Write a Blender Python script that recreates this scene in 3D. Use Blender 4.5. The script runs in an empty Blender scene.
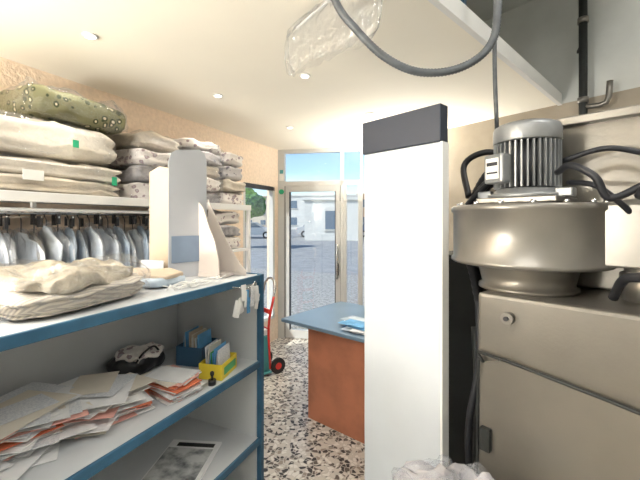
import bpy, bmesh, math, random
from mathutils import Vector, Matrix, noise
random.seed(7)
S=bpy.context.scene
COL=S.collection

# ---------------------------------------------------------------- materials
def new_mat(name):
    m=bpy.data.materials.new(name); m.use_nodes=True
    nt=m.node_tree; b=nt.nodes["Principled BSDF"]
    return m,nt,b
def mat(name,col,rough=0.6,metal=0.0,var=0.0,vscale=6.0,bump=0.0,bscale=60.0,col2=None,emit=None,estr=0,spec=0.5,detail=5):
    m,nt,b=new_mat(name)
    b.inputs["Roughness"].default_value=rough
    b.inputs["Metallic"].default_value=metal
    b.inputs["Specular IOR Level"].default_value=spec
    tc=nt.nodes.new("ShaderNodeTexCoord")
    c1=(*col,1)
    if var>0 or col2:
        n=nt.nodes.new("ShaderNodeTexNoise"); n.inputs["Scale"].default_value=vscale; n.inputs["Detail"].default_value=detail
        nt.links.new(tc.outputs["Object"],n.inputs["Vector"])
        r=nt.nodes.new("ShaderNodeValToRGB")
        c2=(*(col2 if col2 else tuple(max(0,c*(1-var)) for c in col)),1)
        r.color_ramp.elements[0].position=0.35; r.color_ramp.elements[0].color=c2
        r.color_ramp.elements[1].position=0.62; r.color_ramp.elements[1].color=c1
        nt.links.new(n.outputs["Fac"],r.inputs["Fac"]); nt.links.new(r.outputs["Color"],b.inputs["Base Color"])
    else:
        b.inputs["Base Color"].default_value=c1
    if bump>0:
        n2=nt.nodes.new("ShaderNodeTexNoise"); n2.inputs["Scale"].default_value=bscale; n2.inputs["Detail"].default_value=4
        nt.links.new(tc.outputs["Object"],n2.inputs["Vector"])
        bp=nt.nodes.new("ShaderNodeBump"); bp.inputs["Strength"].default_value=bump; bp.inputs["Distance"].default_value=0.01
        nt.links.new(n2.outputs["Fac"],bp.inputs["Height"]); nt.links.new(bp.outputs["Normal"],b.inputs["Normal"])
    if emit:
        b.inputs["Emission Color"].default_value=(*emit,1); b.inputs["Emission Strength"].default_value=estr
    return m
def clear_mat(name,tint=(1,1,1),gloss=0.12,milky=0.0,rough=0.05,bump=0):
    m=bpy.data.materials.new(name); m.use_nodes=True; nt=m.node_tree
    for n in list(nt.nodes): nt.nodes.remove(n)
    o=nt.nodes.new("ShaderNodeOutputMaterial")
    t=nt.nodes.new("ShaderNodeBsdfTransparent"); t.inputs[0].default_value=(*tint,1)
    g=nt.nodes.new("ShaderNodeBsdfGlossy"); g.inputs["Roughness"].default_value=rough
    mx=nt.nodes.new("ShaderNodeMixShader"); mx.inputs[0].default_value=gloss
    if bump:
        lw_=nt.nodes.new("ShaderNodeLayerWeight"); lw_.inputs[0].default_value=.35
        mp=nt.nodes.new("ShaderNodeMapRange"); mp.inputs["To Min"].default_value=gloss*.6; mp.inputs["To Max"].default_value=min(1,gloss*4)
        nt.links.new(lw_.outputs["Facing"],mp.inputs["Value"]); nt.links.new(mp.outputs[0],mx.inputs[0])
    nt.links.new(t.outputs[0],mx.inputs[1]); nt.links.new(g.outputs[0],mx.inputs[2])
    last=mx
    if milky>0:
        d=nt.nodes.new("ShaderNodeBsdfDiffuse"); d.inputs[0].default_value=(.9,.93,.97,1)
        m2=nt.nodes.new("ShaderNodeMixShader"); m2.inputs[0].default_value=milky
        nt.links.new(mx.outputs[0],m2.inputs[1]); nt.links.new(d.outputs[0],m2.inputs[2]); last=m2
    if bump:
        tc=nt.nodes.new("ShaderNodeTexCoord")
        n2=nt.nodes.new("ShaderNodeTexNoise"); n2.inputs["Scale"].default_value=18; n2.inputs["Distortion"].default_value=1.5
        nt.links.new(tc.outputs["Object"],n2.inputs["Vector"])
        bp=nt.nodes.new("ShaderNodeBump"); bp.inputs["Strength"].default_value=bump; bp.inputs["Distance"].default_value=0.02
        nt.links.new(n2.outputs["Fac"],bp.inputs["Height"]); nt.links.new(bp.outputs["Normal"],g.inputs["Normal"]); nt.links.new(bp.outputs["Normal"],lw_.inputs["Normal"])
    nt.links.new(last.outputs[0],o.inputs[0])
    return m
def floral_mat(name,base,c2,c3,scale=28,p1=.62,p2=.76):
    m,nt,b=new_mat(name); b.inputs["Roughness"].default_value=.8
    tc=nt.nodes.new("ShaderNodeTexCoord")
    v=nt.nodes.new("ShaderNodeTexVoronoi"); v.inputs["Scale"].default_value=scale
    nz=nt.nodes.new("ShaderNodeTexNoise"); nz.inputs["Scale"].default_value=scale*.5; nz.inputs["Detail"].default_value=3
    nt.links.new(tc.outputs["Object"],v.inputs["Vector"]); nt.links.new(tc.outputs["Object"],nz.inputs["Vector"])
    mth=nt.nodes.new("ShaderNodeMath"); mth.operation='ADD'
    nt.links.new(v.outputs["Distance"],mth.inputs[0]); nt.links.new(nz.outputs["Fac"],mth.inputs[1])
    r=nt.nodes.new("ShaderNodeValToRGB"); r.color_ramp.interpolation='CONSTANT'
    r.color_ramp.elements[0].color=(*c3,1); r.color_ramp.elements[0].position=0
    r.color_ramp.elements[1].color=(*base,1); r.color_ramp.elements[1].position=p2
    e=r.color_ramp.elements.new(p1); e.color=(*c2,1)
    nt.links.new(mth.outputs[0],r.inputs["Fac"]); nt.links.new(r.outputs["Color"],b.inputs["Base Color"])
    return m
def stripe_mat(name,c1,c2,scale=30,axis='Z'):
    m,nt,b=new_mat(name); b.inputs["Roughness"].default_value=.8
    tc=nt.nodes.new("ShaderNodeTexCoord")
    w=nt.nodes.new("ShaderNodeTexWave"); w.bands_direction=axis; w.inputs["Scale"].default_value=scale; w.inputs["Distortion"].default_value=.8
    w.inputs["Detail"].default_value=1
    nt.links.new(tc.outputs["Object"],w.inputs["Vector"])
    r=nt.nodes.new("ShaderNodeValToRGB"); r.color_ramp.elements[0].color=(*c1,1); r.color_ramp.elements[1].color=(*c2,1)
    r.color_ramp.elements[0].position=.45; r.color_ramp.elements[1].position=.6
    nt.links.new(w.outputs["Fac"],r.inputs["Fac"]); nt.links.new(r.outputs["Color"],b.inputs["Base Color"])
    return m
def terrazzo():
    m,nt,b=new_mat("terrazzo"); b.inputs["Roughness"].default_value=.28
    tc=nt.nodes.new("ShaderNodeTexCoord")
    nz=nt.nodes.new("ShaderNodeTexNoise"); nz.inputs["Scale"].default_value=14
    nt.links.new(tc.outputs["Object"],nz.inputs["Vector"])
    mixv=nt.nodes.new("ShaderNodeVectorMath"); mixv.operation='MULTIPLY_ADD'
    mixv.inputs[1].default_value=(.06,.06,.06)
    nt.links.new(nz.outputs["Color"],mixv.inputs[0]); nt.links.new(tc.outputs["Object"],mixv.inputs[2])
    v=nt.nodes.new("ShaderNodeTexVoronoi"); v.inputs["Scale"].default_value=34
    nt.links.new(mixv.outputs[0],v.inputs["Vector"])
    sep=nt.nodes.new("ShaderNodeSeparateColor"); nt.links.new(v.outputs["Color"],sep.inputs[0])
    r=nt.nodes.new("ShaderNodeValToRGB"); r.color_ramp.interpolation='CONSTANT'
    els=[(0,(.03,.027,.026)),(.24,(.12,.10,.085)),(.38,(.68,.64,.57)),(.62,(.34,.29,.24)),(.72,(.82,.79,.73))]
    r.color_ramp.elements[0].position=0; r.color_ramp.elements[0].color=(*els[0][1],1)
    r.color_ramp.elements[1].position=els[-1][0]; r.color_ramp.elements[1].color=(*els[-1][1],1)
    for p,c in els[1:-1]:
        e=r.color_ramp.elements.new(p); e.color=(*c,1)
    nt.links.new(sep.outputs[0],r.inputs["Fac"])
    v2=nt.nodes.new("ShaderNodeTexVoronoi"); v2.feature='DISTANCE_TO_EDGE'; v2.inputs["Scale"].default_value=34
    nt.links.new(mixv.outputs[0],v2.inputs["Vector"])
    r2=nt.nodes.new("ShaderNodeValToRGB"); r2.color_ramp.elements[0].position=.05; r2.color_ramp.elements[1].position=.10
    nt.links.new(v2.outputs["Distance"],r2.inputs["Fac"])
    mx=nt.nodes.new("ShaderNodeMix"); mx.data_type='RGBA'
    nt.links.new(r2.outputs["Color"],mx.inputs["Factor"]); mx.inputs["A"].default_value=(.62,.59,.53,1)
    nt.links.new(r.outputs["Color"],mx.inputs["B"]); nt.links.new(mx.outputs["Result"],b.inputs["Base Color"])
    return m

M={}
M['peach']=mat("stucco_peach",(.86,.70,.55),.9,var=.10,vscale=30,bump=.8,bscale=45)
M['cream']=mat("ceiling_cream",(.93,.885,.775),.8,var=.03,vscale=1.5)
M['upwhite']=mat("plaster_old",(.62,.64,.62),.9,var=.16,vscale=2,bump=.2,bscale=20)
M['tanwall']=mat("plaster_tan",(.40,.35,.28),.85,var=.18,vscale=3,bump=.2,bscale=30)
M['floor']=terrazzo()
M['whitefr']=mat("white_aluminium",(.82,.82,.80),.35,var=.05,vscale=3)
M['doorfr']=mat("door_frame_backlit_grey",(.60,.60,.585),.35,var=.05,vscale=3)  # white frames made greyer: backlit shade put into the colour
M['glass']=clear_mat("window_glass",(.93,.955,.96),.05,0,.0)
M['plastic']=clear_mat("thin_plastic_film",(.98,.985,1),.07,.015,.10,bump=.9)
M['plastic3']=clear_mat("garment_cover_film",(.98,.985,1),.07,.06,.22,bump=.8)
M['plastic2']=clear_mat("bag_plastic_film",(.93,.94,.95),.09,.03,.1,bump=.9)
M['lam']=mat("shelf_laminate",(.62,.64,.66),.5,var=.08,vscale=3)
M['blue']=mat("blue_edge_trim",(.035,.13,.23),.45,var=.2,vscale=12)
M['panel']=mat("white_painted_panel",(.60,.64,.69),.42,var=.09,vscale=2.2,bump=.05,bscale=200)
M['black']=mat("dark_blue_grey_band",(.016,.024,.042),.5)
M['blackp']=mat("black_plastic",(.015,.015,.018),.4)
M['rubber']=mat("black_rubber",(.010,.011,.015),.5)
M['wood']=mat("reddish_wood",(.60,.23,.13),.45,var=.22,vscale=5)
M['desktop']=mat("blue_grey_laminate",(.19,.28,.38),.3,var=.08,vscale=4)
M['mach']=mat("machine_grey_taupe_enamel",(.19,.175,.15),.36,metal=.45,var=.24,vscale=2.5,bump=.05,bscale=90)
M['mach2']=mat("machine_grey_enamel",(.26,.245,.22),.33,metal=.55,var=.22,vscale=4)
M['motor']=mat("cast_aluminium",(.31,.32,.325),.42,metal=.5,var=.25,vscale=8)
M['motord']=mat("motor_dark",(.05,.05,.055),.5,metal=.5)
M['darkst']=mat("dark_steel",(.03,.033,.032),.6,metal=.3,var=.4,vscale=5)
M['chrome']=mat("chrome",(.7,.7,.7),.2,metal=1)
M['steelw']=mat("white_rail",(.78,.78,.77),.4,var=.05,vscale=4)
M['conduit']=mat("grey_conduit",(.10,.11,.12),.5,var=.3,vscale=30)
M['linen']=mat("linen_white",(.78,.72,.62),.85,var=.2,vscale=6,bump=.8,bscale=16)
M['linen2']=mat("linen_cream",(.64,.57,.47),.85,var=.28,vscale=8,bump=.8,bscale=16)
M['linen3']=mat("linen_grey",(.44,.42,.43),.85,var=.4,vscale=14,bump=.6,bscale=25)
M['bluew']=mat("blue_white_cloth",(.62,.71,.80),.8,col2=(.34,.42,.50),vscale=9,bump=.6,bscale=18)
M['shirt']=mat("wrapped_shirt",(.58,.70,.82),.8,col2=(.38,.50,.64),vscale=7,bump=.6,bscale=16)
M['shirt2']=mat("wrapped_shirt_white",(.86,.89,.92),.8,col2=(.62,.69,.76),vscale=9,bump=.6,bscale=16)
M['flor']=floral_mat("floral_green",(.17,.165,.085),(.04,.05,.02),(.60,.52,.36),22,.66,.84)
M['flor2']=floral_mat("floral_white",(.76,.71,.67),(.36,.27,.28),(.44,.40,.43),24,.62,.80)
M['flor3']=floral_mat("floral_grey",(.52,.50,.51),(.24,.23,.27),(.16,.15,.18),24,.60,.78)
M['strp']=stripe_mat("striped_cloth",(.55,.50,.42),(.36,.33,.29),20,'X')
M['grecloth']=mat("grey_beige_cloth",(.46,.41,.32),.9,var=.4,vscale=14,bump=.8,bscale=22)
M['card1']=mat("card_beige",(.60,.49,.37),.8,var=.08,vscale=5)
M['card2']=mat("card_bluegrey",(.50,.52,.56),.6,var=.12,vscale=2)
M['card2b']=mat("card_blue_patch",(.22,.29,.40),.6,var=.15,vscale=4)  # darker blue patch low on the middle board
M['card3']=mat("card_pinkwhite",(.66,.60,.56),.6,var=.05,vscale=4)
M['paper']=mat("paper_white",(.84,.84,.84),.7,var=.06,vscale=15)
M['paper2']=mat("paper_cream",(.76,.70,.60),.7,var=.08,vscale=12)
M['paperg']=mat("paper_printed",(.78,.79,.80),.7,col2=(.60,.62,.66),vscale=170,detail=2)
M['news']=mat("newspaper_print",(.62,.63,.62),.7,col2=(.08,.09,.10),vscale=14)
M['pink']=mat("folder_pink",(.78,.42,.36),.6)
M['orange']=mat("folder_orange",(.70,.20,.10),.6)
M['yellow']=mat("yellow_box",(.80,.62,.05),.5)
M['green']=mat("green_print",(.10,.42,.16),.5)
M['bluep']=mat("blue_paper",(.14,.42,.74),.5,var=.3,vscale=12)
M['bluebox']=mat("blue_box",(.05,.13,.23),.5)
M['teal']=mat("teal_paint",(.08,.32,.33),.4)
M['red']=mat("red_paint",(.72,.04,.03),.35)
M['lampglow']=mat("spot_glow",(1,1,1),.5,emit=(1,.93,.82),estr=3)
M['asph']=mat("asphalt",(.36,.36,.355),.9,var=.2,vscale=2)
M['side']=mat("sidewalk",(.46,.445,.41),.9,col2=(.26,.25,.23),vscale=16)
M['leaf']=mat("foliage",(.14,.28,.06),.8,col2=(.05,.12,.03),vscale=5,bump=1,bscale=8)
M['trunk']=mat("bark",(.15,.10,.06),.9)
M['bld1']=mat("facade_cream",(.68,.58,.46),.9,var=.08,vscale=1)
M['bld2']=mat("facade_white",(.66,.65,.61),.9,var=.08,vscale=1)
M['bld3']=mat("facade_ochre",(.58,.42,.30),.9,var=.1,vscale=1)
M['winb']=mat("dark_window",(.14,.19,.25),.15)
M['carw']=mat("car_paint_silver",(.55,.57,.60),.25,metal=.3)
M['carb']=mat("car_paint_blue",(.12,.22,.40),.25,metal=.3)
M['tyre']=mat("tyre",(.02,.02,.02),.8)
M['sign']=mat("green_sign",(.02,.40,.20),.5)
M['labelw']=mat("white_label",(.8,.8,.78),.5)

# ---------------------------------------------------------------- builder
class B:
    def __init__(s,name,loc=(0,0,0),rot=0,parent=None):
        s.name=name; s.bm=bmesh.new(); s.mats=[]; s.loc=loc; s.rot=rot; s.parent=parent
    def mi(s,k):
        if k not in s.mats: s.mats.append(k)
        return s.mats.index(k)
    def _fin(s,verts,k,smooth=False,M4=None):
        if M4 is not None: bmesh.ops.transform(s.bm,matrix=M4,verts=verts)
        i=s.mi(k); fs=set()
        for v in verts:
            for f in v.link_faces: fs.add(f)
        for f in fs: f.material_index=i; f.smooth=smooth
    def box(s,c,size,k,rot=(0,0,0),bev=0.0,seg=2):
        r=bmesh.ops.create_cube(s.bm,size=1); vs=r['verts']
        bmesh.ops.scale(s.bm,vec=size,verts=vs)
        if bev>0:
            es=list({e for v in vs for e in v.link_edges})
            rr=bmesh.ops.bevel(s.bm,geom=es,offset=bev,segments=seg,affect='EDGES',profile=.5)
            vs=list({v for f in rr['faces'] for v in f.verts}|{v for v in vs if v.is_valid})
        M4=Matrix.Translation(c)@Matrix.Rotation(rot[2],4,'Z')@Matrix.Rotation(rot[1],4,'Y')@Matrix.Rotation(rot[0],4,'X')
        s._fin(vs,k,False,M4)
    def cyl(s,c,r,h,k,r2=None,seg=32,rot=(0,0,0),smooth=True,cap=True):
        rr=bmesh.ops.create_cone(s.bm,cap_ends=cap,segments=seg,radius1=r,radius2=r if r2 is None else r2,depth=h)
        M4=Matrix.Translation(c)@Matrix.Rotation(rot[2],4,'Z')@Matrix.Rotation(rot[1],4,'Y')@Matrix.Rotation(rot[0],4,'X')
        s._fin(rr['verts'],k,False,M4)
        if smooth:
            for f in {f for v in rr['verts'] for f in v.link_faces}:
                if len(f.verts)==4: f.smooth=True
    def lathe(s,c,prof,k,seg=40,smooth=True):
        rings=[]
        for (r,z) in prof:
            rings.append([s.bm.verts.new((c[0]+r*math.cos(2*math.pi*i/seg),c[1]+r*math.sin(2*math.pi*i/seg),c[2]+z)) for i in range(seg)])
        i_=s.mi(k)
        for a,b in zip(rings,rings[1:]):
            for i in range(seg):
                f=s.bm.faces.new((a[i],a[(i+1)%seg],b[(i+1)%seg],b[i])); f.material_index=i_; f.smooth=smooth
        for rg,flip in ((rings[0],True),(rings[-1],False)):
            f=s.bm.faces.new(rg[::-1] if flip else rg); f.material_index=i_
    def tube(s,pts,r,k,seg=10,sub=8,ridge=0):
        P=[Vector(p) for p in pts]; path=[]
        if sub>1 and len(P)>2:
            Q=[P[0]*2-P[1]]+P+[P[-1]*2-P[-2]]
            for i in range(1,len(Q)-2):
                for j in range(sub):
                    t=j/sub; a,b,c,d=Q[i-1],Q[i],Q[i+1],Q[i+2]
                    path.append(.5*((2*b)+(c-a)*t+(2*a-5*b+4*c-d)*t*t+(3*b-a-3*c+d)*t**3))
            path.append(P[-1])
        else: path=P
        rings=[]; i_=s.mi(k); up=None
        for n,p in enumerate(path):
            t=(path[min(n+1,len(path)-1)]-path[max(n-1,0)]).normalized()
            if up is None:
                up=t.orthogonal().normalized()
            up=(up-t*up.dot(t)).normalized(); sd=t.cross(up)
            rr=r*(1+(ridge if n%2 else 0))
            rings.append([s.bm.verts.new(p+rr*(up*math.cos(2*math.pi*i/seg)+sd*math.sin(2*math.pi*i/seg))) for i in range(seg)])
        for a,b in zip(rings,rings[1:]):
            for i in range(seg):
                f=s.bm.faces.new((a[i],a[(i+1)%seg],b[(i+1)%seg],b[i])); f.material_index=i_; f.smooth=True
        for rg in (rings[0][::-1],rings[-1]):
            f=s.bm.faces.new(rg); f.material_index=i_
    def soft(s,c,size,k,rotz=0,seed=0,amp=.03,freq=5,e=.45,layers=0,groove=.06,nu=64,nv=34,ez=None,tilt=0,crease=.25):
        ez=ez or e
        def sp(x,p): return math.copysign(abs(x)**p,x)
        i_=s.mi(k); rings=[]
        R=Matrix.Rotation(rotz,3,'Z')@Matrix.Rotation(tilt,3,'X')
        off=Vector((seed*7.3,seed*3.1,seed*1.7))
        for j in range(1,nv):
            ph=-math.pi/2+math.pi*j/nv; ring=[]
            for i in range(nu):
                th=2*math.pi*i/nu
                x=sp(math.cos(ph),ez)*sp(math.cos(th),e)*.5
                y=sp(math.cos(ph),ez)*sp(math.sin(th),e)*.5
                z=sp(math.sin(ph),ez)*.5
                if layers:
                    g=1-groove*(abs(math.cos(math.pi*layers*(z+.5)))**6)
                    x*=g;y*=g
                p=Vector((x*size[0],y*size[1],z*size[2]))
                nn=noise.noise_vector(p*freq+off)*amp+noise.noise_vector(p*freq*2.7+off)*amp*.4
                rd=1-abs(noise.noise(p*freq*1.8+off))*4
                if rd>0: nn-=p.normalized()*rd*amp*crease
                if z<-.35: nn.z*=.1
                p=R@(p+nn)
                ring.append(s.bm.verts.new(p+Vector(c)))
            rings.append(ring)
        for a,b in zip(rings,rings[1:]):
            for i in range(nu):
                f=s.bm.faces.new((a[i],a[(i+1)%nu],b[(i+1)%nu],b[i])); f.material_index=i_; f.smooth=True
        for rg in (rings[0][::-1],rings[-1]):
            f=s.bm.faces.new(rg); f.material_index=i_; f.smooth=True
    def poly(s,pts,k,thick=None,n=None):
        vs=[s.bm.verts.new(p) for p in pts]; f=s.bm.faces.new(vs); f.material_index=s.mi(k)
        if thick:
            r=bmesh.ops.extrude_face_region(s.bm,geom=[f]); nv=[v for v in r['geom'] if isinstance(v,bmesh.types.BMVert)]
            bmesh.ops.translate(s.bm,vec=thick,verts=nv)
            i_=s.mi(k)
            for v in nv:
                for ff in v.link_faces: ff.material_index=i_
    def done(s):
        bmesh.ops.recalc_face_normals(s.bm,faces=s.bm.faces[:])
        me=bpy.data.meshes.new(s.name); s.bm.to_mesh(me); s.bm.free()
        for k in s.mats: me.materials.append(M[k])
        o=bpy.data.objects.new(s.name,me); COL.objects.link(o)
        o.location=s.loc; o.rotation_euler=(0,0,s.rot)
        if s.parent: o.parent=s.parent
        return o
def empty(name,loc=(0,0,0),rot=0):
    e=bpy.data.objects.new(name,None); COL.objects.link(e); e.location=loc; e.rotation_euler=(0,0,rot); e.empty_display_size=.1
    return e

CH=2.55; UH=3.5; T=.12
XL=-2.57
A0=Vector((-2.57,4.19)); A1=Vector((-1.44,4.49)); B1=Vector((2.2,2.69))
# ---------------------------------------------------------------- room shell
b=B("floor"); b.poly([(XL-T,-1.7,0),(2.3,-1.7,0),(2.3,2.75,0),(-1.42,4.6,0),(XL-T,4.3,0)],'floor',thick=(0,0,-.1)); b.done()
b=B("ceiling")   # dropped ceiling over the shop
b.poly([(XL,-1.6,CH),(-1.5,-1.6,CH),(.525,3.52,CH),(-1.44,4.49,CH),(XL,4.19,CH)],'cream',thick=(0,0,.06)); b.done()
b=B("ceiling_upper"); b.poly([(XL-T,-1.7,UH),(2.3,-1.7,UH),(2.3,2.75,UH),(-1.42,4.62,UH),(XL-T,4.3,UH)],'upwhite',thick=(0,0,.1)); b.done()
b=B("trim_ceiling_edge"); 
d_=Vector((2.025,5.12)).normalized(); ang=math.atan2(d_.y,d_.x)
b.box((-.48+.015,.96,CH+.035),(5.5,.03,.09),'whitefr',rot=(0,0,ang)); b.done()
WY0,WY1,WZ0,WZ1=3.42,4.10,.3,2.04
b=B("wall_left")
def lw(y0,y1,z0,z1): b.box((XL-T/2,(y0+y1)/2,(z0+z1)/2),(T,y1-y0,z1-z0),'peach')
lw(-1.7,WY0,0,UH); lw(WY0,WY1,0,WZ0); lw(WY0,WY1,WZ1,UH); lw(WY1,4.19,0,UH); b.done()
b=B("window_1")
b.box((XL-.03,(WY0+WY1)/2,WZ1-.025),(.06,WY1-WY0,.05),'blackp'); b.box((XL-.03,(WY0+WY1)/2,WZ0+.02),(.06,WY1-WY0,.04),'whitefr')
b.box((XL-.03,WY0+.02,(WZ0+WZ1)/2),(.06,.04,WZ1-WZ0),'doorfr'); b.box((XL-.03,WY1-.02,(WZ0+WZ1)/2),(.06,.04,WZ1-WZ0),'doorfr')
b.box((XL-.05,(WY0+WY1)/2,(WZ0+WZ1)/2),(.006,WY1-WY0,WZ1-WZ0),'glass'); b.done()
# front facade with glazed door
aA=math.atan2(.30,1.13); LA=1.17
b=B("wall_front",(A0.x,A0.y,0),aA)
b.box((LA/2,.06,(CH+UH)/2+.005),(LA,.12,UH-CH-.01),'upwhite'); b.done()
b=B("door_1",(A0.x,A0.y,0),aA)
fr='doorfr'
def fb(s0,s1,z0,z1,t=.06,k=fr,y=.03): b.box(((s0+s1)/2,y,(z0+z1)/2),(s1-s0,t,z1-z0),k)
fb(.0,.09,0,CH,.08); fb(.09,LA-.03,CH-.05,CH,.07); fb(.09,LA-.03,2.06,2.12,.08)
fb(.85,.89,0,CH,.08); fb(1.11,LA-.03,0,CH,.08)
fb(.10,.16,.02,2.06); fb(.78,.845,.02,2.06); fb(.16,.78,.02,.12); fb(.16,.78,1.98,2.06)
fb(.89,.93,.02,2.06); fb(1.08,1.11,.02,2.06)
fb(.93,1.08,0,.12); fb(.10,.89,0,.02,.1,'chrome')
for s0,s1 in ((.155,.165),(.775,.785)): fb(s0,s1,.12,1.98,.064,'motord')
fb(.092,.098,.02,2.06,.07,'motord'); fb(.846,.849,.02,2.06,.07,'motord')
fb(.16,.78,.12,1.98,.008,'glass'); fb(.93,1.08,.1,2.06,.008,'glass'); fb(.09,1.11,2.12,CH-.05,.008,'glass')
b.tube([(.81,-.0,.85),(.81,-.06,.87),(.81,-.06,1.25),(.81,0,1.27)],.013,'chrome',sub=3)
b.box((.81,-.005,.95),(.03,.02,.16),'blackp')
b.cyl((.05,-.012,1.98),.035,.004,'sign',rot=(math.pi/2,0,0)); b.box((.05,-.012,2.20),(.06,.004,.14),'labelw')
b.box((.05,-.012,2.25),(.05,.006,.05),'teal')
b.done()
# oblique wall
v=(B1-A1); L=v.length; a=math.atan2(v.y,v.x)
b=B("wall_far",(A1.x,A1.y,0),a)
b.box((L/2,.06,CH/2),(L,.12,CH),'tanwall'); b.box((L/2,.06,(CH+UH)/2),(L,.12,UH-CH),'upwhite'); b.done()
b=B("wall_right"); b.box((2.26,.5,UH/2),(.12,4.4,UH),'upwhite'); b.done()
b=B("wall_rear"); b.box((-.2,-1.66,UH/2),(5,.12,UH),'upwhite'); b.done()
b=B("baseboard_far",(A1.x,A1.y,0),a); b.box((L/2,-.008,.05),(L,.012,.1),'lam'); b.done()

# spots
for i,(x,y) in enumerate([(-1.85,1.18),(-1.855,2.156),(-1.083,2.10),(-1.83,3.21),(-.95,3.1)]):
    b=B("ceiling_spotlight",(x,y,CH))
    b.lathe((0,0,0),[(.034,0),(.037,-.005),(.029,-.010),(.026,-.004)],'whitefr',seg=24)
    b.cyl((0,0,-.008),.024,.006,'lampglow',seg=24); b.done()
    l=bpy.data.lights.new("spot_bulb",'SPOT'); l.energy=9; l.color=(1,.95,.87); l.spot_size=2.3; l.spot_blend=.8; l.shadow_soft_size=.04
    lo=bpy.data.objects.new("spot_bulb",l); COL.objects.link(lo); lo.location=(x,y,CH-.03)

# ---------------------------------------------------------------- counter shelving unit (left)
SX0,SX1,SY0,SY1=-1.76,-1.15,-.35,1.68
b=B("counter_shelving")
for z,t in ((1.28,.03),(.805,.03),(.38,.03),(.06,.03)):
    b.box(((SX0+SX1)/2,(SY0+SY1)/2,z),(SX1-SX0,SY1-SY0,t),'lam')
    b.box((SX1+.006,(SY0+SY1)/2,z-.002),(.014,SY1-SY0,t+.008),'blue',bev=.003)
b.box((SX0,(SY0+SY1)/2,.64),(.02,SY1-SY0,1.28),'lam')
b.box(((SX0+SX1)/2,SY1-.01,.64),(SX1-SX0-.02,.02,1.26),'lam')
b.box(((SX0+SX1)/2,SY0+.01,.64),(SX1-SX0-.02,.02,1.26),'lam')
for x,y in ((SX1,SY1),(SX0,SY1),(SX1,SY0),(SX0,SY0)):
    b.box((x+.004,y,.65),(.03,.03,1.3),'blue',bev=.004)
b.box(((SX0+SX1)/2,SY1+.008,1.28),(SX1-SX0,.014,.04),'blue')
b.done()
b=B("hanging_key_tags")
for i in range(12):
    x=SX1+.03+random.uniform(0,.02); y=1.42+i*.016; z=1.205+random.uniform(-.05,.03)
    b.box((x,y,z),(.004,.026,.08),random.choice(['paper','bluep','paper','paperg','labelw']),rot=(random.uniform(-.4,.4),0,random.uniform(-.5,.5)))
b.tube([(SX1+.015,1.42,1.27),(SX1+.035,1.52,1.25),(SX1+.015,1.62,1.27)],.003,'chrome'); b.done()

# ---- things on the counter
b=B("folded_blanket"); 
b.soft((-1.44,.80,1.297+.045),(.46,.52,.085),'strp',rotz=.1,seed=3,amp=.03,freq=6,e=.5,layers=3,groove=.07)
b.soft((-1.42,.79,1.297+.10),(.40,.44,.06),'grecloth',rotz=.3,seed=5,amp=.045,freq=8,e=.6)
b.soft((-1.43,.80,1.297+.07),(.48,.54,.14),'plastic',rotz=.1,seed=6,amp=.045,freq=9,e=.5); b.done()
b=B("dark_folded_garment"); b.soft((-1.37,.34,1.297+.04),(.36,.28,.07),'linen3',rotz=-.1,seed=9,amp=.02,freq=9,e=.5,layers=2); 
b.done()
b=B("plastic_wrapped_laundry"); b.soft((-1.66,.36,1.297+.09),(.17,.28,.16),'bluew',seed=11,amp=.05,freq=8,e=.7)
b.soft((-1.66,.36,1.297+.10),(.18,.30,.19),'plastic3',seed=12,amp=.05,freq=10,e=.6); b.done()
b=B("wrapped_towel"); b.soft((-1.46,1.20,1.297+.022),(.34,.20,.04),'bluew',rotz=.1,seed=21,amp=.012,freq=9,e=.4)
b.soft((-1.44,1.20,1.297+.05),(.28,.16,.028),'card1',rotz=.2,seed=22,amp=.012,freq=9,e=.4); b.done()
b=B("white_string_bundle")
for i in range(9):
    ox=random.uniform(-.02,.02)
    b.tube([(-1.20+ox+random.uniform(-.025,.025),1.12+j*.05+random.uniform(-.04,.04),1.300+random.uniform(0,.03)) for j in range(6)],.0024,'labelw',seg=6)
b.done()
# display boards (cardboard)
b=B("cardboard_display_stand")
def board(p0,p1,prof,k,t=.006):
    p0=Vector(p0);p1=Vector(p1); d=(p1-p0); n=Vector((-d.y,d.x)).normalized()*t
    b.poly([(p0.x+d.x*s_,p0.y+d.y*s_,z) for s_,z in prof],k,thick=(n.x,n.y,0))
z0=1.296
board((-1.665,1.385),(-1.50,1.37),[(0,z0),(1,z0),(1,1.87),(.5,1.885),(0,1.86)],'card1')
board((-1.485,1.35),(-1.41,1.545),[(0,z0),(1,z0),(1,1.93),(.93,1.97),(.8,1.985),(.2,1.965),(.08,1.95),(0,1.90)],'card2')
board((-1.478,1.348),(-1.403,1.543),[(.06,z0+.08),(.94,z0+.08),(.94,z0+.22),(.06,z0+.22)],'card2b',.003)
cp=[(0,z0),(1,z0)]+[(1-i/12, z0+.03+.39*(i/12)**1.3) for i in range(0,13)]
board((-1.405,1.55),(-1.20,1.62),cp,'card3',.008)
board((-1.425,1.50),(-1.25,1.46),[(0,z0),(1,z0),(.97,z0+.10),(.8,z0+.19),(.5,z0+.27),(.25,z0+.36),(.0,z0+.40)],'card3',.006)
b.box((-1.33,1.54,z0+.012),(.16,.12,.018),'card3',rot=(0,0,.2))
b.done()
b=B("standing_envelope"); b.box((-1.58,1.33,z0+.05),(.14,.005,.09),'paperg',rot=(-.1,0,.15)); b.done()

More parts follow.
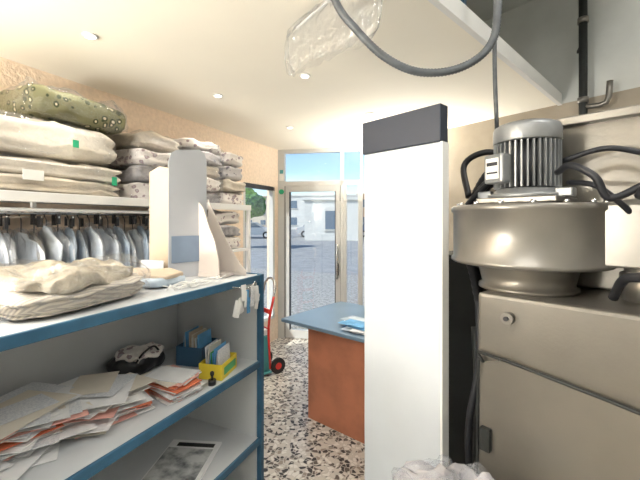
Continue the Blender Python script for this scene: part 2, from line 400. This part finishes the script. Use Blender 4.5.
# ---- middle shelf items
ZM=.821
b=B("paper_pile")
ks=['paper']*6+['paper2','paperg','paper','paper2','paperg']
def pile(cx0,cy0,n,sx,sy,z,hi,sizes,tilt=0):
    for i in range(n):
        f=i/n
        cx=cx0+random.uniform(-sx,sx)*(1-.4*f); cy=cy0+random.uniform(-sy,sy)*(1-.4*f)
        k='orange' if i%16==6 else ('pink' if i%11==4 else random.choice(ks))
        th=hi/n
        w_,l_=random.choice(sizes)
        b.box((cx,cy,z+th/2),(w_,l_,th*.9),k,rot=(0,0,random.uniform(-.6,.8)))
        z+=th
    return z
sz=[(.21,.28),(.15,.21),(.12,.22),(.19,.26)]
zc=pile(-1.46,.42,40,.05,.06,ZM,.07,sz)
za=pile(-1.44,.68,60,.06,.07,ZM,.125,sz)
zb=pile(-1.42,.93,54,.07,.06,ZM,.095,sz)
for (cx0,cy0,z) in ((-1.44,.68,za),(-1.42,.92,zb),(-1.46,.42,zc)):
    for i in range(7):
        w_,l_=random.choice(sz)
        b.box((cx0+random.uniform(-.08,.08),cy0+random.uniform(-.08,.08),z+.004+.003*i),(w_,l_,.001),random.choice(['paper','paperg','paper','paper2']),rot=(random.uniform(-.03,.03),random.uniform(-.05,.05),random.uniform(-.8,.9)))
b.done()
b=B("paper_folder_stack")
z=ZM
for i in range(26):
    th=.003
    b.box((-1.30+random.uniform(-.025,.025),1.20+random.uniform(-.015,.015),z+th/2),(.21,.14,th*.9),random.choice(['paper','pink','paper2','paperg','paper','orange','paper']),rot=(0,0,random.uniform(-.25,.25)))
    z+=th
b.box((-1.30,1.20,z+.001),(.19,.13,.001),'paper',rot=(0,0,.2))
b.done()
b=B("black_tote_bag")
b.soft((-1.63,1.29,ZM+.055),(.20,.26,.11),'blackp',seed=31,amp=.025,freq=9,e=.8)
b.soft((-1.61,1.28,ZM+.10),(.17,.22,.06),'flor2',seed=32,amp=.025,freq=14,e=.8)
b.tube([(-1.55,1.21,ZM+.08),(-1.52,1.23,ZM+.13),(-1.53,1.30,ZM+.14),(-1.55,1.36,ZM+.08)],.005,'blackp'); b.done()
b=B("stationery_box")
def openbox(c,s,k,kin,rot=0,t=.004):
    cx,cy,cz=c; R=Matrix.Rotation(rot,3,'Z')
    for (ox,oy,sx,sy) in ((0,s[1]/2,s[0],t),(0,-s[1]/2,s[0],t),(s[0]/2,0,t,s[1]),(-s[0]/2,0,t,s[1])):
        p=R@Vector((ox,oy,0)); b.box((cx+p.x,cy+p.y,cz+s[2]/2),(sx,sy,s[2]),k,rot=(0,0,rot))
    b.box((cx,cy,cz+.003),(s[0],s[1],.005),kin,rot=(0,0,rot))
openbox((-1.46,1.53,ZM),(.15,.17,.10),'bluebox','bluebox',.2)
for i in range(11):
    b.box((-1.515+i*.011,1.53,ZM+.085),(.003,.13,.13+random.uniform(-.02,.05)),random.choice(['paper','card1','paperg','teal','paper2','bluep']),rot=(0,random.uniform(-.1,.1),.2))
b.done()
b=B("yellow_card_box")
openbox((-1.245,1.45,ZM),(.12,.17,.075),'yellow','yellow',.25)
b.box((-1.183,1.465,ZM+.038),(.003,.13,.035),'green',rot=(0,0,.25))
for i in range(8):
    b.box((-1.285+i*.011,1.45,ZM+.07),(.003,.13,.12+random.uniform(-.02,.04)),random.choice(['paper','green','paperg','blackp','paper2','bluep']),rot=(0,random.uniform(-.12,.12),.25))
b.done()
b=B("rubber_stamp"); b.cyl((-1.18,1.33,ZM+.012),.018,.024,'blackp'); b.lathe((-1.18,1.33,ZM+.024),[(.006,0),(.005,.015),(.010,.026),(.009,.036),(.003,.04)],'blackp',seg=16); b.done()
b=B("newspaper"); 
b.box((-1.36,1.32,.395+.006),(.27,.36,.010),'paper',rot=(0,0,.35)); b.box((-1.36,1.30,.395+.0125),(.24,.26,.001),'news',rot=(0,0,.35)); 
b.box((-1.40,1.455,.395+.0125),(.20,.03,.001),'darkst',rot=(0,0,.35)); b.done()

# ---------------------------------------------------------------- linen rack on the left + hanging garments
RX0,RX1=-2.55,-2.0
b=B("linen_storage_rack")
b.box(((RX0+RX1)/2,1.35,1.715),(RX1-RX0,2.84,.025),'steelw'); b.box((RX1,1.35,1.712),(.02,2.84,.05),'steelw',bev=.003)
for y in (-.05,.95,2.12,2.75):
    b.box((RX1-.01,y,.86) if y>2 or y<0 else (RX0+.03,y,.86),(.03,.03,1.70),'steelw'); b.box((RX0+.02,y,1.1),(.03,.03,2.2),'steelw')
for z in (1.33,.9,.4): b.box(((RX0+RX1)/2,2.43,z),(RX1-RX0,.66,.02),'steelw')
b.tube([(-2.2,-.05,1.64),(-2.2,2.12,1.64)],.012,'chrome',sub=1)
b.tube([(-2.03,-.05,1.650),(-2.03,2.12,1.650)],.010,'steelw',sub=1)
for y in (.2,1.1,2.05): b.box((-2.2,y,1.675),(.02,.02,.06),'steelw')
b.done()
ZS=1.7285
def bundle(name,items,labels=()):
    b=B(name)
    for it in items: b.soft(**it)
    for (c,s,k) in labels: b.box(c,s,k)
    return b.done()
def it(c,size,k,seed,**kw): 
    d=dict(c=c,size=size,k=k,seed=seed,amp=.022,freq=6,e=.4); d.update(kw); return d
def film(c,size,seed,**kw): 
    d=dict(c=c,size=size,k='plastic',seed=seed,amp=.03,freq=9,e=.4); d.update(kw); return d
bundle("folded_duvet",[it((-2.27,.84,ZS+.05),(.50,1.38,.09),'linen2',41,layers=2,groove=.06,e=.3,amp=.025),
   it((-2.27,.86,ZS+.135),(.48,1.36,.09),'linen',44,layers=2,groove=.06,e=.3,amp=.025),film((-2.27,.84,ZS+.095),(.53,1.40,.18),141)],
   [((-1.998,1.0,ZS+.09),(.003,.09,.05),'labelw'),((-2.0,1.42,ZS+.10),(.003,.03,.05),'sign')])
bundle("rolled_quilt",[it((-2.26,.84,ZS+.29),(.48,1.38,.20),'linen',43,e=.45,amp=.05,freq=4.5,layers=2,groove=.05),film((-2.26,.84,ZS+.295),(.50,1.40,.205),142,e=.45)],
   [((-2.0,1.20,ZS+.28),(.003,.03,.04),'sign')])
bundle("floral_comforter_bag",[it((-2.24,1.28,ZS+.485),(.44,.56,.17),'flor',47,e=.45,amp=.035,freq=6),film((-2.24,1.28,ZS+.49),(.47,.60,.18),147,e=.5,amp=.05)])
st=['flor2','linen3','flor2','linen2','flor3']
for n,(y,hs) in enumerate(((1.80,[.12,.11,.12,.11]),(2.23,[.10,.12,.10,.10,.08]))):
    z=ZS; its=[]
    for i,h in enumerate(hs):
        its.append(it((-2.26+random.uniform(-.02,.02),y,z+h/2),(.48,.40,h*1.02),st[(i+n)%5],60+n*10+i,amp=.03,freq=6,e=.4,layers=2,rotz=random.uniform(-.06,.06)))
        z+=h
    its.append(film((-2.26,y,(ZS+z)/2),(.51,.42,z-ZS),160+n,e=.3))
    bundle("folded_blanket_stack",its)
z=ZS; its=[]
for i,h in enumerate([.12,.10,.13,.12]):
    its.append(it((-2.24,2.60,z+h/2),(.44,.30,h*1.02),st[(i+2)%5],80+i,amp=.03,freq=6,e=.4,layers=2,rotz=random.uniform(-.08,.08))); z+=h
bundle("folded_blanket_stack",its)
for zz,nm in ((1.341,90),(.911,95),(.411,99)):
    z=zz; its=[]
    for i,h in enumerate([.11,.11,.11]):
        its.append(it((-2.24,2.43,z+h/2),(.46,.56,h*1.02),st[(i+nm)%5],nm+i,amp=.03,freq=6,e=.4,layers=2)); z+=h
    bundle("folded_blanket_stack",its)
# hanging shirts in plastic
root=empty("hanging_shirts")
bg=B("garments",parent=root); bh=B("hangers",parent=root); bf=B("plastic_covers",parent=root)
n=34
for i in range(n):
    y=.10+i*.059; zt=1.545+random.uniform(-.035,.02); k='shirt' if random.random()<.4 else 'shirt2'
    if random.random()<.08: k='grecloth'
    cx=-2.2; w=random.uniform(.18,.22); rz=random.uniform(-.45,.05)
    H=random.uniform(.65,.95)
    for (bb,grow,key) in ((bg,0,k),(bf,.012,'plastic3')):
        rings=[]; mi=bb.mi(key)
        rows=[(0,.03,.010),(.02,.05,.018),(.05,w*.62,.018),(.10,w*.95,.018),(.16,w,.019),(.23,w*.98,.02),(.3,w*.97,.021),(.4,w*.98,.021),(.5,w*.98,.021),(H-.01,w,.02),(H,w*.98,.01)]
        NJ=32
        for (dz,ww,tt) in rows:
            ring=[]; ww+=grow; tt+=grow
            for j in range(NJ):
                th=2*math.pi*j/NJ
                p=Vector((ww*math.cos(th),tt*math.sin(th),-dz+grow))
                p+=noise.noise_vector(Vector((p.x*20,i*3.3+grow*200+th*.5,p.z*6)))*(.018+grow*.6)
                ring.append(bb.bm.verts.new((cx+p.x*math.cos(rz)-p.y*math.sin(rz),y+p.x*math.sin(rz)+p.y*math.cos(rz),zt+p.z)))
            rings.append(ring)
        for a_,b_ in zip(rings,rings[1:]):
            for j in range(NJ):
                f=bb.bm.faces.new((a_[j],a_[(j+1)%NJ],b_[(j+1)%NJ],b_[j])); f.material_index=mi; f.smooth=True
        bb.bm.faces.new(rings[0][::-1]).material_index=mi; bb.bm.faces.new(rings[-1]).material_index=mi
    bh.tube([(cx,y,zt-.01),(cx,y,1.60),(cx-.018,y,1.628),(cx,y,1.656),(cx+.02,y,1.64)],.0028,'blackp',seg=6,sub=4)
    c,s_=math.cos(rz),math.sin(rz)
    if i%2==0:
        for dx in (-.13,.11,.165):
            bh.box((cx+dx*c,y+dx*s_,1.60+random.uniform(-.02,.01)),(.028,.014,.055),'blackp',rot=(0,0,rz)); 
        bh.box((cx,y,1.615),(.36,.006,.010),'chrome',rot=(0,0,rz))
bg.done(); bh.done(); bf.done()

# ---------------------------------------------------------------- desk
b=B("reception_desk",(-1.58,2.62,0),-math.radians(15))
b.box((.75,.42,.755),(1.5,.84,.03),'desktop',bev=.006)
b.box((.86,.07,.37),(1.20,.03,.74),'wood'); b.box((.275,.42,.37),(.03,.70,.74),'wood'); b.box((1.44,.42,.37),(.03,.70,.74),'wood')
b.box((.86,.76,.45),(1.14,.02,.5),'wood'); b.box((1.15,.42,.55),(.42,.5,.36),'wood')
b.done()
b=B("blue_leaflets",(-1.58,2.62,.7705),-math.radians(15))
for i in range(14):
    b.box((.60+random.uniform(-.10,.20),.17+random.uniform(-.05,.12),.003+i*.003),(.21,.15,.002),['bluep','bluep','paper','bluew'][i%4 if i<12 else 0],rot=(0,0,random.uniform(-.6,.6)))
b.done()

# hand truck near the door
b=B("hand_truck",(-2.14,3.22,0),-.5)
for x in (-.12,.12):
    b.tube([(x,.0,.06),(x,-.02,.5),(x,.04,.80)],.013,'red',sub=4)
    b.cyl((x*1.15,.08,.08),.08,.03,'tyre',rot=(0,math.pi/2,0)); b.cyl((x*1.15,.08,.08),.035,.034,'red',rot=(0,math.pi/2,0))
b.tube([(-.12,.04,.80),(-.11,.06,.90),(-.05,.07,.97),(.05,.07,.97),(.11,.06,.90),(.12,.04,.80)],.012,'chrome')
for z in (.25,.45,.65): b.box((0,-.01,z),(.24,.01,.045),'red')
b.box((0,-.10,.04),(.32,.2,.012),'teal'); b.tube([(-.138,.08,.08),(.138,.08,.08)],.01,'chrome',sub=1)
b.box((.03,-.09,.23),(.18,.16,.36),'teal',bev=.01); b.box((.03,-.09,.44),(.16,.14,.06),'labelw',bev=.008); b.box((-.09,-.09,.35),(.05,.12,.60),'red',bev=.01)
b.done()

# ---------------------------------------------------------------- tall white panel
U=Vector((.92,-.39)).normalized(); aU=math.atan2(U.y,U.x)
b=B("tall_partition_panel",(-.462,1.43,0),aU)
W=.345
b.box((W/2,.02,.935),(W,.04,1.87),'panel',bev=.004)
b.box((W/2,.018,1.935),(W+.008,.052,.13),'black',bev=.004)
b.box((W+.003,.02,.935),(.008,.044,1.87),'whitefr')
b.box((W/2,.03,.03),(W+.04,.2,.06),'darkst')
b.done()

# ---------------------------------------------------------------- pressing / dry-cleaning machine
root=empty("dry_cleaning_machine",(-.03,1.31,0),aU)
b=B("cabinet",parent=root)
b.box((.55,.30,.68),(1.1,.60,1.36),'mach',bev=.012)
b.poly([(.012,-.004,.05),(1.05,-.004,.05),(1.05,-.004,1.04),(.10,-.004,1.165),(.03,-.004,1.14),(.012,-.004,1.05)],'mach',thick=(0,-.016,0))
b.tube([(.012,-.022,.05),(.012,-.022,1.05),(.03,-.022,1.14),(.10,-.022,1.165),(1.05,-.022,1.04)],.005,'darkst',sub=3,seg=6)
b.cyl((.10,-.012,1.295),.018,.02,'mach2',rot=(math.pi/2,0,0)); b.cyl((.10,-.024,1.295),.007,.01,'blackp',rot=(math.pi/2,0,0))
for z in (.5,.9): b.box((.04,-.03,z),(.03,.02,.07),'darkst')
b.done()
b=B("rear_housing",parent=root)
b.box((.65,.52,1.66),(1.04,.34,.60),'mach',bev=.01); b.box((.65,.50,1.95),(1.08,.38,.03),'mach2',bev=.004)
b.box((.66,.28,1.56),(.46,.24,.40),'mach',bev=.02)
b.lathe((.40,.24,1.36),[(.06,0),(.06,.05),(.055,.06),(.055,.26),(.07,.27),(.07,.30)],'mach2',seg=28)
b.lathe((.40,.24,1.42),[(.058,0),(.066,.004),(.066,.02),(.058,.024)],'mach',seg=28)
b.lathe((.50,.10,1.36),[(.05,0),(.05,.16),(.062,.165),(.062,.18),(.05,.185),(.05,.30)],'mach2',seg=28)
b.done()
b=B("fan_housing",parent=root)
c=(.085,.20,0)
b.lathe((c[0],c[1],1.36),[(.155,0),(.155,.012),(.142,.015),(.150,.05),(.160,.09),(.162,.10)],'mach',seg=56)
b.lathe((c[0],c[1],1.450),[(.21,0),(.243,.0),(.250,.006),(.250,.014),(.243,.02),(.243,.175),(.250,.181),(.250,.195),(.243,.201),(.10,.208)],'mach2',seg=72)
b.box((c[0]+.28,c[1]+.06,1.555),(.30,.26,.185),'mach2',bev=.006)
for i in range(16):
    t=2*math.pi*i/16; b.cyl((c[0]+.225*math.cos(t),c[1]+.225*math.sin(t),1.655),.008,.014,'chrome',seg=8)
b.done()
b=B("electric_motor",parent=root)
cz=1.655
b.box((c[0],c[1],cz+.012),(.25,.25,.02),'mach2',bev=.004)
b.lathe((c[0],c[1],cz+.02),[(.125,0),(.125,.014),(.11,.018),(.10,.03),(.092,.035)],'motor',seg=40)
b.cyl((c[0],c[1],cz+.13),.086,.18,'motord',seg=48)
for i in range(36):
    t=2*math.pi*i/36
    b.box((c[0]+.095*math.cos(t),c[1]+.095*math.sin(t),cz+.135),(.020,.005,.155),'motor',rot=(0,0,t))
b.lathe((c[0],c[1],cz+.215),[(.105,0),(.107,.004),(.107,.046),(.103,.056),(.09,.064),(.06,.068),(.03,.069)],'motor',seg=44)
b.lathe((c[0],c[1],cz+.284),[(.06,0),(.058,.004),(.02,.006)],'motord',seg=32)
tb=(c[0]-.055,c[1]-.108)
b.box((tb[0],tb[1],cz+.12),(.075,.05,.10),'motor',rot=(0,0,-.3),bev=.008)
b.box((tb[0]-.008,tb[1]-.027,cz+.12),(.05,.003,.07),'labelw',rot=(0,0,-.3))
b.box((tb[0]-.008,tb[1]-.029,cz+.135),(.042,.002,.012),'motord',rot=(0,0,-.3))
b.box((tb[0]-.008,tb[1]-.029,cz+.105),(.042,.002,.006),'motord',rot=(0,0,-.3))
for sx in (-1,1): b.box((c[0]+sx*.125,c[1]-.03,cz+.035),(.05,.05,.03),'motor',bev=.005)
b.done()
b=B("rear_frame",parent=root)
b.box((-.14,.55,.72),(.50,.40,1.44),'darkst'); b.box((-.02,.36,.75),(.03,.03,1.5),'mach2')
b.box((-.22,.66,1.60),(.16,.16,.3),'mach')
b.done()
b=B("hoses",parent=root)
b.tube([(-.10,.24,.35),(-.07,.22,.8),(-.06,.20,1.15),(-.13,.28,1.35),(-.2,.34,1.52),(-.16,.36,1.70),(-.05,.36,1.79),(.06,.40,1.80)],.022,'rubber',ridge=.08,sub=14)
b.tube([(-.13,.30,1.40),(-.19,.36,1.60),(-.15,.38,1.76),(-.04,.38,1.86),(.08,.42,1.87)],.020,'rubber',ridge=.08,sub=14)
b.tube([(-.08,.24,.5),(-.10,.26,1.0),(-.06,.3,1.3),(-.16,.32,1.5),(-.20,.30,1.62),(-.12,.34,1.74),(.0,.38,1.84),(.2,.42,1.84)],.013,'rubber')
b.tube([(-.05,.10,.1),(-.06,.12,.6),(-.04,.10,.95),(-.07,.14,1.2)],.016,'darkst')
b.tube([(-.07,.16,.1),(-.03,.05,.5),(-.045,.03,.85),(-.02,.06,1.1),(-.05,.12,1.3)],.012,'rubber')
b.tube([(.20,.12,1.75),(.25,.06,1.76),(.31,.04,1.72),(.34,.06,1.66),(.42,.08,1.70),(.50,.04,1.73),(.62,.04,1.70)],.010,'rubber')
b.tube([(.22,.16,1.72),(.30,.10,1.70),(.36,.12,1.64),(.38,.16,1.60)],.008,'rubber')
b.tube([(.18,.24,1.80),(.30,.26,1.83),(.42,.30,1.80),(.55,.34,1.82)],.009,'rubber')
b.tube([(.40,.06,1.66),(.44,.02,1.72),(.50,-.01,1.71),(.52,-.02,1.62),(.47,.0,1.52),(.42,.03,1.46),(.37,.06,1.44),(.34,.10,1.38)],.012,'rubber')
b.tube([(-.20,.36,1.70),(-.24,.40,1.85),(-.15,.42,1.90),(-.05,.45,1.86)],.014,'blackp')
b.done()

# laundry hamper with crumpled sheets, in front of the machine
b=B("laundry_hamper",(-.075,1.055,0))
b.lathe((0,0,0),[(.13,0),(.14,.01),(.165,.76),(.172,.77),(.165,.775)],'lam',seg=32)
b.soft((0,0,.79),(.34,.27,.17),'linen3',seed=71,amp=.05,freq=11,e=.8)
b.soft((0.0,-.01,.80),(.35,.28,.17),'plastic3',seed=72,amp=.05,freq=12,e=.8)
b.soft((.10,.0,.82),(.16,.14,.10),'bluew',seed=73,amp=.03,freq=14,e=.8)
b.done()

# ---------------------------------------------------------------- overhead: conduit, pipes, plastic bag
b=B("flexible_conduit")
b.tube([(-.53,1.05,2.55),(-.46,1.11,2.333),(-.40,1.137,2.24),(-.309,1.18,2.143),(-.203,1.229,2.093),(-.082,1.285,2.107),(.009,1.327,2.183),(.033,1.338,2.32),(.04,1.35,2.7),(.04,1.4,3.5)],.012,'conduit',ridge=.15,sub=24)
b.done()
b=B("drop_cable"); b.tube([(.04,1.78,3.5),(.035,1.77,2.7),(.03,1.76,2.3),(.04,1.77,1.98)],.009,'conduit',sub=4); b.done()
b=B("steam_pipe"); b.tube([(.655,3.29,3.5),(.655,3.29,1.2)],.028,'darkst',sub=1,seg=16)
for z in (3.1,2.5): b.cyl((.655,3.29,z),.036,.04,'mach2')
b.box((.655,3.33,2.9),(.05,.08,.02),'darkst'); b.tube([(.655,3.29,2.45),(.78,3.23,2.45),(.80,3.22,2.6)],.02,'mach2',sub=3)
b.done()
b=B("electrical_cabinet",(.08,2.35,0)); 
b.box((-.28,.02,3.18),(.16,.26,.62),'bluebox',bev=.01); b.box((-.28,-.115,3.02),(.08,.006,.08),'labelw')
b.done()
b=B("garment_bag_on_hanger",(-.60,1.36,0),aU)
b.tube([(0,0,2.50),(0,0,2.52),(.014,0,2.532),(0,0,2.547)],.003,'chrome',seg=6)
b.tube([(-.20,0,2.47),(0,0,2.50),(.20,0,2.47)],.006,'labelw',seg=8,sub=1)
rows=[(2.505,.05,.012),(2.49,.20,.02),(2.47,.28,.03),(2.42,.285,.035),(2.36,.285,.04),(2.33,.28,.04),(2.29,.27,.035),(2.27,.24,.02)]
mi=b.mi('plastic2'); rings=[]
for (z,w,t) in rows:
    rings.append([b.bm.verts.new(Vector((w*math.cos(2*math.pi*j/64),t*math.sin(2*math.pi*j/64),z))+noise.noise_vector(Vector((j*.5,z*16,0)))*.018) for j in range(64)])
for a_,b_ in zip(rings,rings[1:]):
    for j in range(64):
        f=b.bm.faces.new((a_[j],a_[(j+1)%64],b_[(j+1)%64],b_[j])); f.material_index=mi; f.smooth=True
b.done()

# ---------------------------------------------------------------- outside
b=B("street_ground"); b.box((-15,45,-.14),(160,79.2,.08),'asph'); b.done()
b=B("sidewalk"); b.box((-6,7.4,-.06),(30,5.2,.10),'side')
b.box((-17.6,0,-.06),(28,9.6,.10),'side'); b.done()
def building(name,x,y,w,d,h,k,rot=0,floors=2):
    b=B(name,(x,y,-.1),rot); b.box((0,0,h/2),(w,d,h),k); b.box((0,0,h+.1),(w+.4,d+.4,.25),k)
    nx=max(1,int(w/2.6))
    for f in range(floors):
        for i in range(nx):
            xx=-w/2+(i+.5)*w/nx; zz=(f+.5)*h/floors
            b.box((xx,-d/2-.02,zz),(1.1,.06,h/floors*.45),'winb'); b.box((xx,-d/2-.06,zz-h/floors*.25),(1.3,.16,.08),'bld2')
    b.done()
building("apartment_building",-29,62,16,8,6.0,'bld2',.3,2)
building("apartment_building",-12.6,30,4.6,5,3.4,'bld2',.35,1)
building("apartment_building",-17,66,10,8,6.2,'bld3',.2,2)
building("apartment_building",-52,70,18,8,7,'bld1',.5,3)
building("apartment_building",2,60,20,8,8,'bld1',0,3)
def tree(x,y,h,r,sd):
    b=B("street_tree",(x,y,-.1)); b.tube([(0,0,0),(.05,0,h*.4),(0,.05,h*.7)],.14,'trunk',sub=4)
    rnd=random.Random(sd)
    for i in range(9):
        b.soft((rnd.uniform(-r,r)*.6,rnd.uniform(-r,r)*.6,h*.72+rnd.uniform(-r,r)*.5),(r*1.3,r*1.3,r*1.1),'leaf',seed=sd+i,amp=r*.35,freq=2.2,e=1,nu=28,nv=16)
    b.done()
tree(-13.5,17.5,3.4,1.2,20); tree(-22,26,4.6,1.6,60); tree(-15.4,38,3.4,1.2,40)
def car(x,y,rot,k):
    b=B("parked_car",(x,y,-.1),rot)
    prof=[(-2.1,.35),(-2.15,.75),(-2.0,.92),(-1.5,1.0),(-1.05,1.42),(-.6,1.5),(.4,1.48),(1.05,1.02),(1.85,.88),(2.1,.7),(2.1,.35)]
    b.poly([(px,-.82,z) for px,z in prof],k,thick=(0,1.64,0))
    g=[(-1.35,1.02),(-1.0,1.36),(-.6,1.43),(.35,1.41),(.9,1.02)]
    for yy,t in ((-.825,-.01),(.825,.01)): b.poly([(px,yy,z) for px,z in g],'winb',thick=(0,t,0))
    b.box((.75,0,1.24),(.78,1.4,.02),'winb',rot=(0,.61,0)); b.box((-1.3,0,1.24),(.5,1.4,.02),'winb',rot=(0,-.75,0))
    for wx in (-1.35,1.35):
        for wy in (-.78,.78):
            b.cyl((wx,wy,.32),.32,.2,'tyre',rot=(math.pi/2,0,0)); b.cyl((wx,wy*1.02,.32),.18,.2,'carw',rot=(math.pi/2,0,0))
    b.box((2.1,.5,.68),(.05,.35,.14),'labelw'); b.box((2.1,-.5,.68),(.05,.35,.14),'labelw'); b.box((-2.12,.6,.75),(.05,.25,.14),'red'); b.box((-2.12,-.6,.75),(.05,.25,.14),'red')
    b.done()
car(-15.6,33,.5,'carw'); car(-10.5,36,.5,'carb'); car(-20,28,.5,'carw')

# ---------------------------------------------------------------- light
w=bpy.data.worlds.new("World"); S.world=w; w.use_nodes=True; nt=w.node_tree
bgd=nt.nodes["Background"]; sky=nt.nodes.new("ShaderNodeTexSky"); sky.sky_type='NISHITA'
sky.sun_disc=False; sky.sun_elevation=math.radians(42); sky.sun_rotation=math.radians(200); sky.air_density=1.0; sky.dust_density=.3; sky.ozone_density=3
nt.links.new(sky.outputs[0],bgd.inputs[0]); bgd.inputs[1].default_value=.13
sn=bpy.data.lights.new("sun",'SUN'); sn.energy=3.3; sn.angle=.01; sn.color=(1,.96,.9)
so=bpy.data.objects.new("sun",sn); COL.objects.link(so); so.rotation_euler=(math.radians(50),0,math.radians(-35))
def fill_fixture(x,y,z,rot,L_,e,col=(1,.97,.93)):  # added fill lamps out of view, shaped as ceiling tubes
    b=B("fill_tube_fixture",(x,y,z),rot); b.box((0,0,0),(L_,.12,.05),'whitefr',bev=.008)
    for yy in (-.03,.03): b.tube([(-L_/2+.03,yy,-.035),(L_/2-.03,yy,-.035)],.013,'lampglow',sub=1)
    b.done()
    l=bpy.data.lights.new("fill_area_light",'AREA'); l.shape='RECTANGLE'; l.size=L_; l.size_y=.12; l.energy=e; l.color=col
    o=bpy.data.objects.new("fill_area_light",l); COL.objects.link(o); o.location=(x,y,z-.055); o.rotation_euler=(0,0,rot)
fill_fixture(-1.75,-.3,CH-.027,math.pi/2,1.2,15)
fill_fixture(-.2,-.9,UH-.03,0,1.5,20)
fill_fixture(1.2,1.0,UH-.03,aU,1.5,14)
def add_fill_uplight(x,y,z,rot,e,tilt=0):  # added fill lamps, unseen from the camera, to brighten the ceiling
    b=B("fill_uplight",(x,y,z),rot); b.box((0,0,0),(.5,.14,.06),'whitefr',bev=.01); b.box((0,0,.028),(.46,.1,.012),'lampglow'); b.done()
    l=bpy.data.lights.new("fill_uplight_lamp",'AREA'); l.shape='RECTANGLE'; l.size=.46; l.size_y=.1; l.energy=e; l.color=(1,.955,.87)
    o=bpy.data.objects.new("fill_uplight_lamp",l); COL.objects.link(o); o.location=(x,y,z+.045); o.rotation_euler=(math.pi+tilt,0,rot)
add_fill_uplight(-1.95,-1.53,1.5,0,125,-.5)
add_fill_uplight(-.85,4.12,1.8,a,28)

# ---------------------------------------------------------------- camera
cd=bpy.data.cameras.new("camera"); co=bpy.data.objects.new("camera",cd); COL.objects.link(co)
co.location=(0,0,1.6); co.rotation_euler=(math.pi/2,0,math.radians(24.9)); cd.sensor_width=36; cd.lens=20.25; cd.shift_y=-.03125; cd.clip_start=.02
S.camera=co
S.view_settings.view_transform='Standard'; S.view_settings.exposure=.8
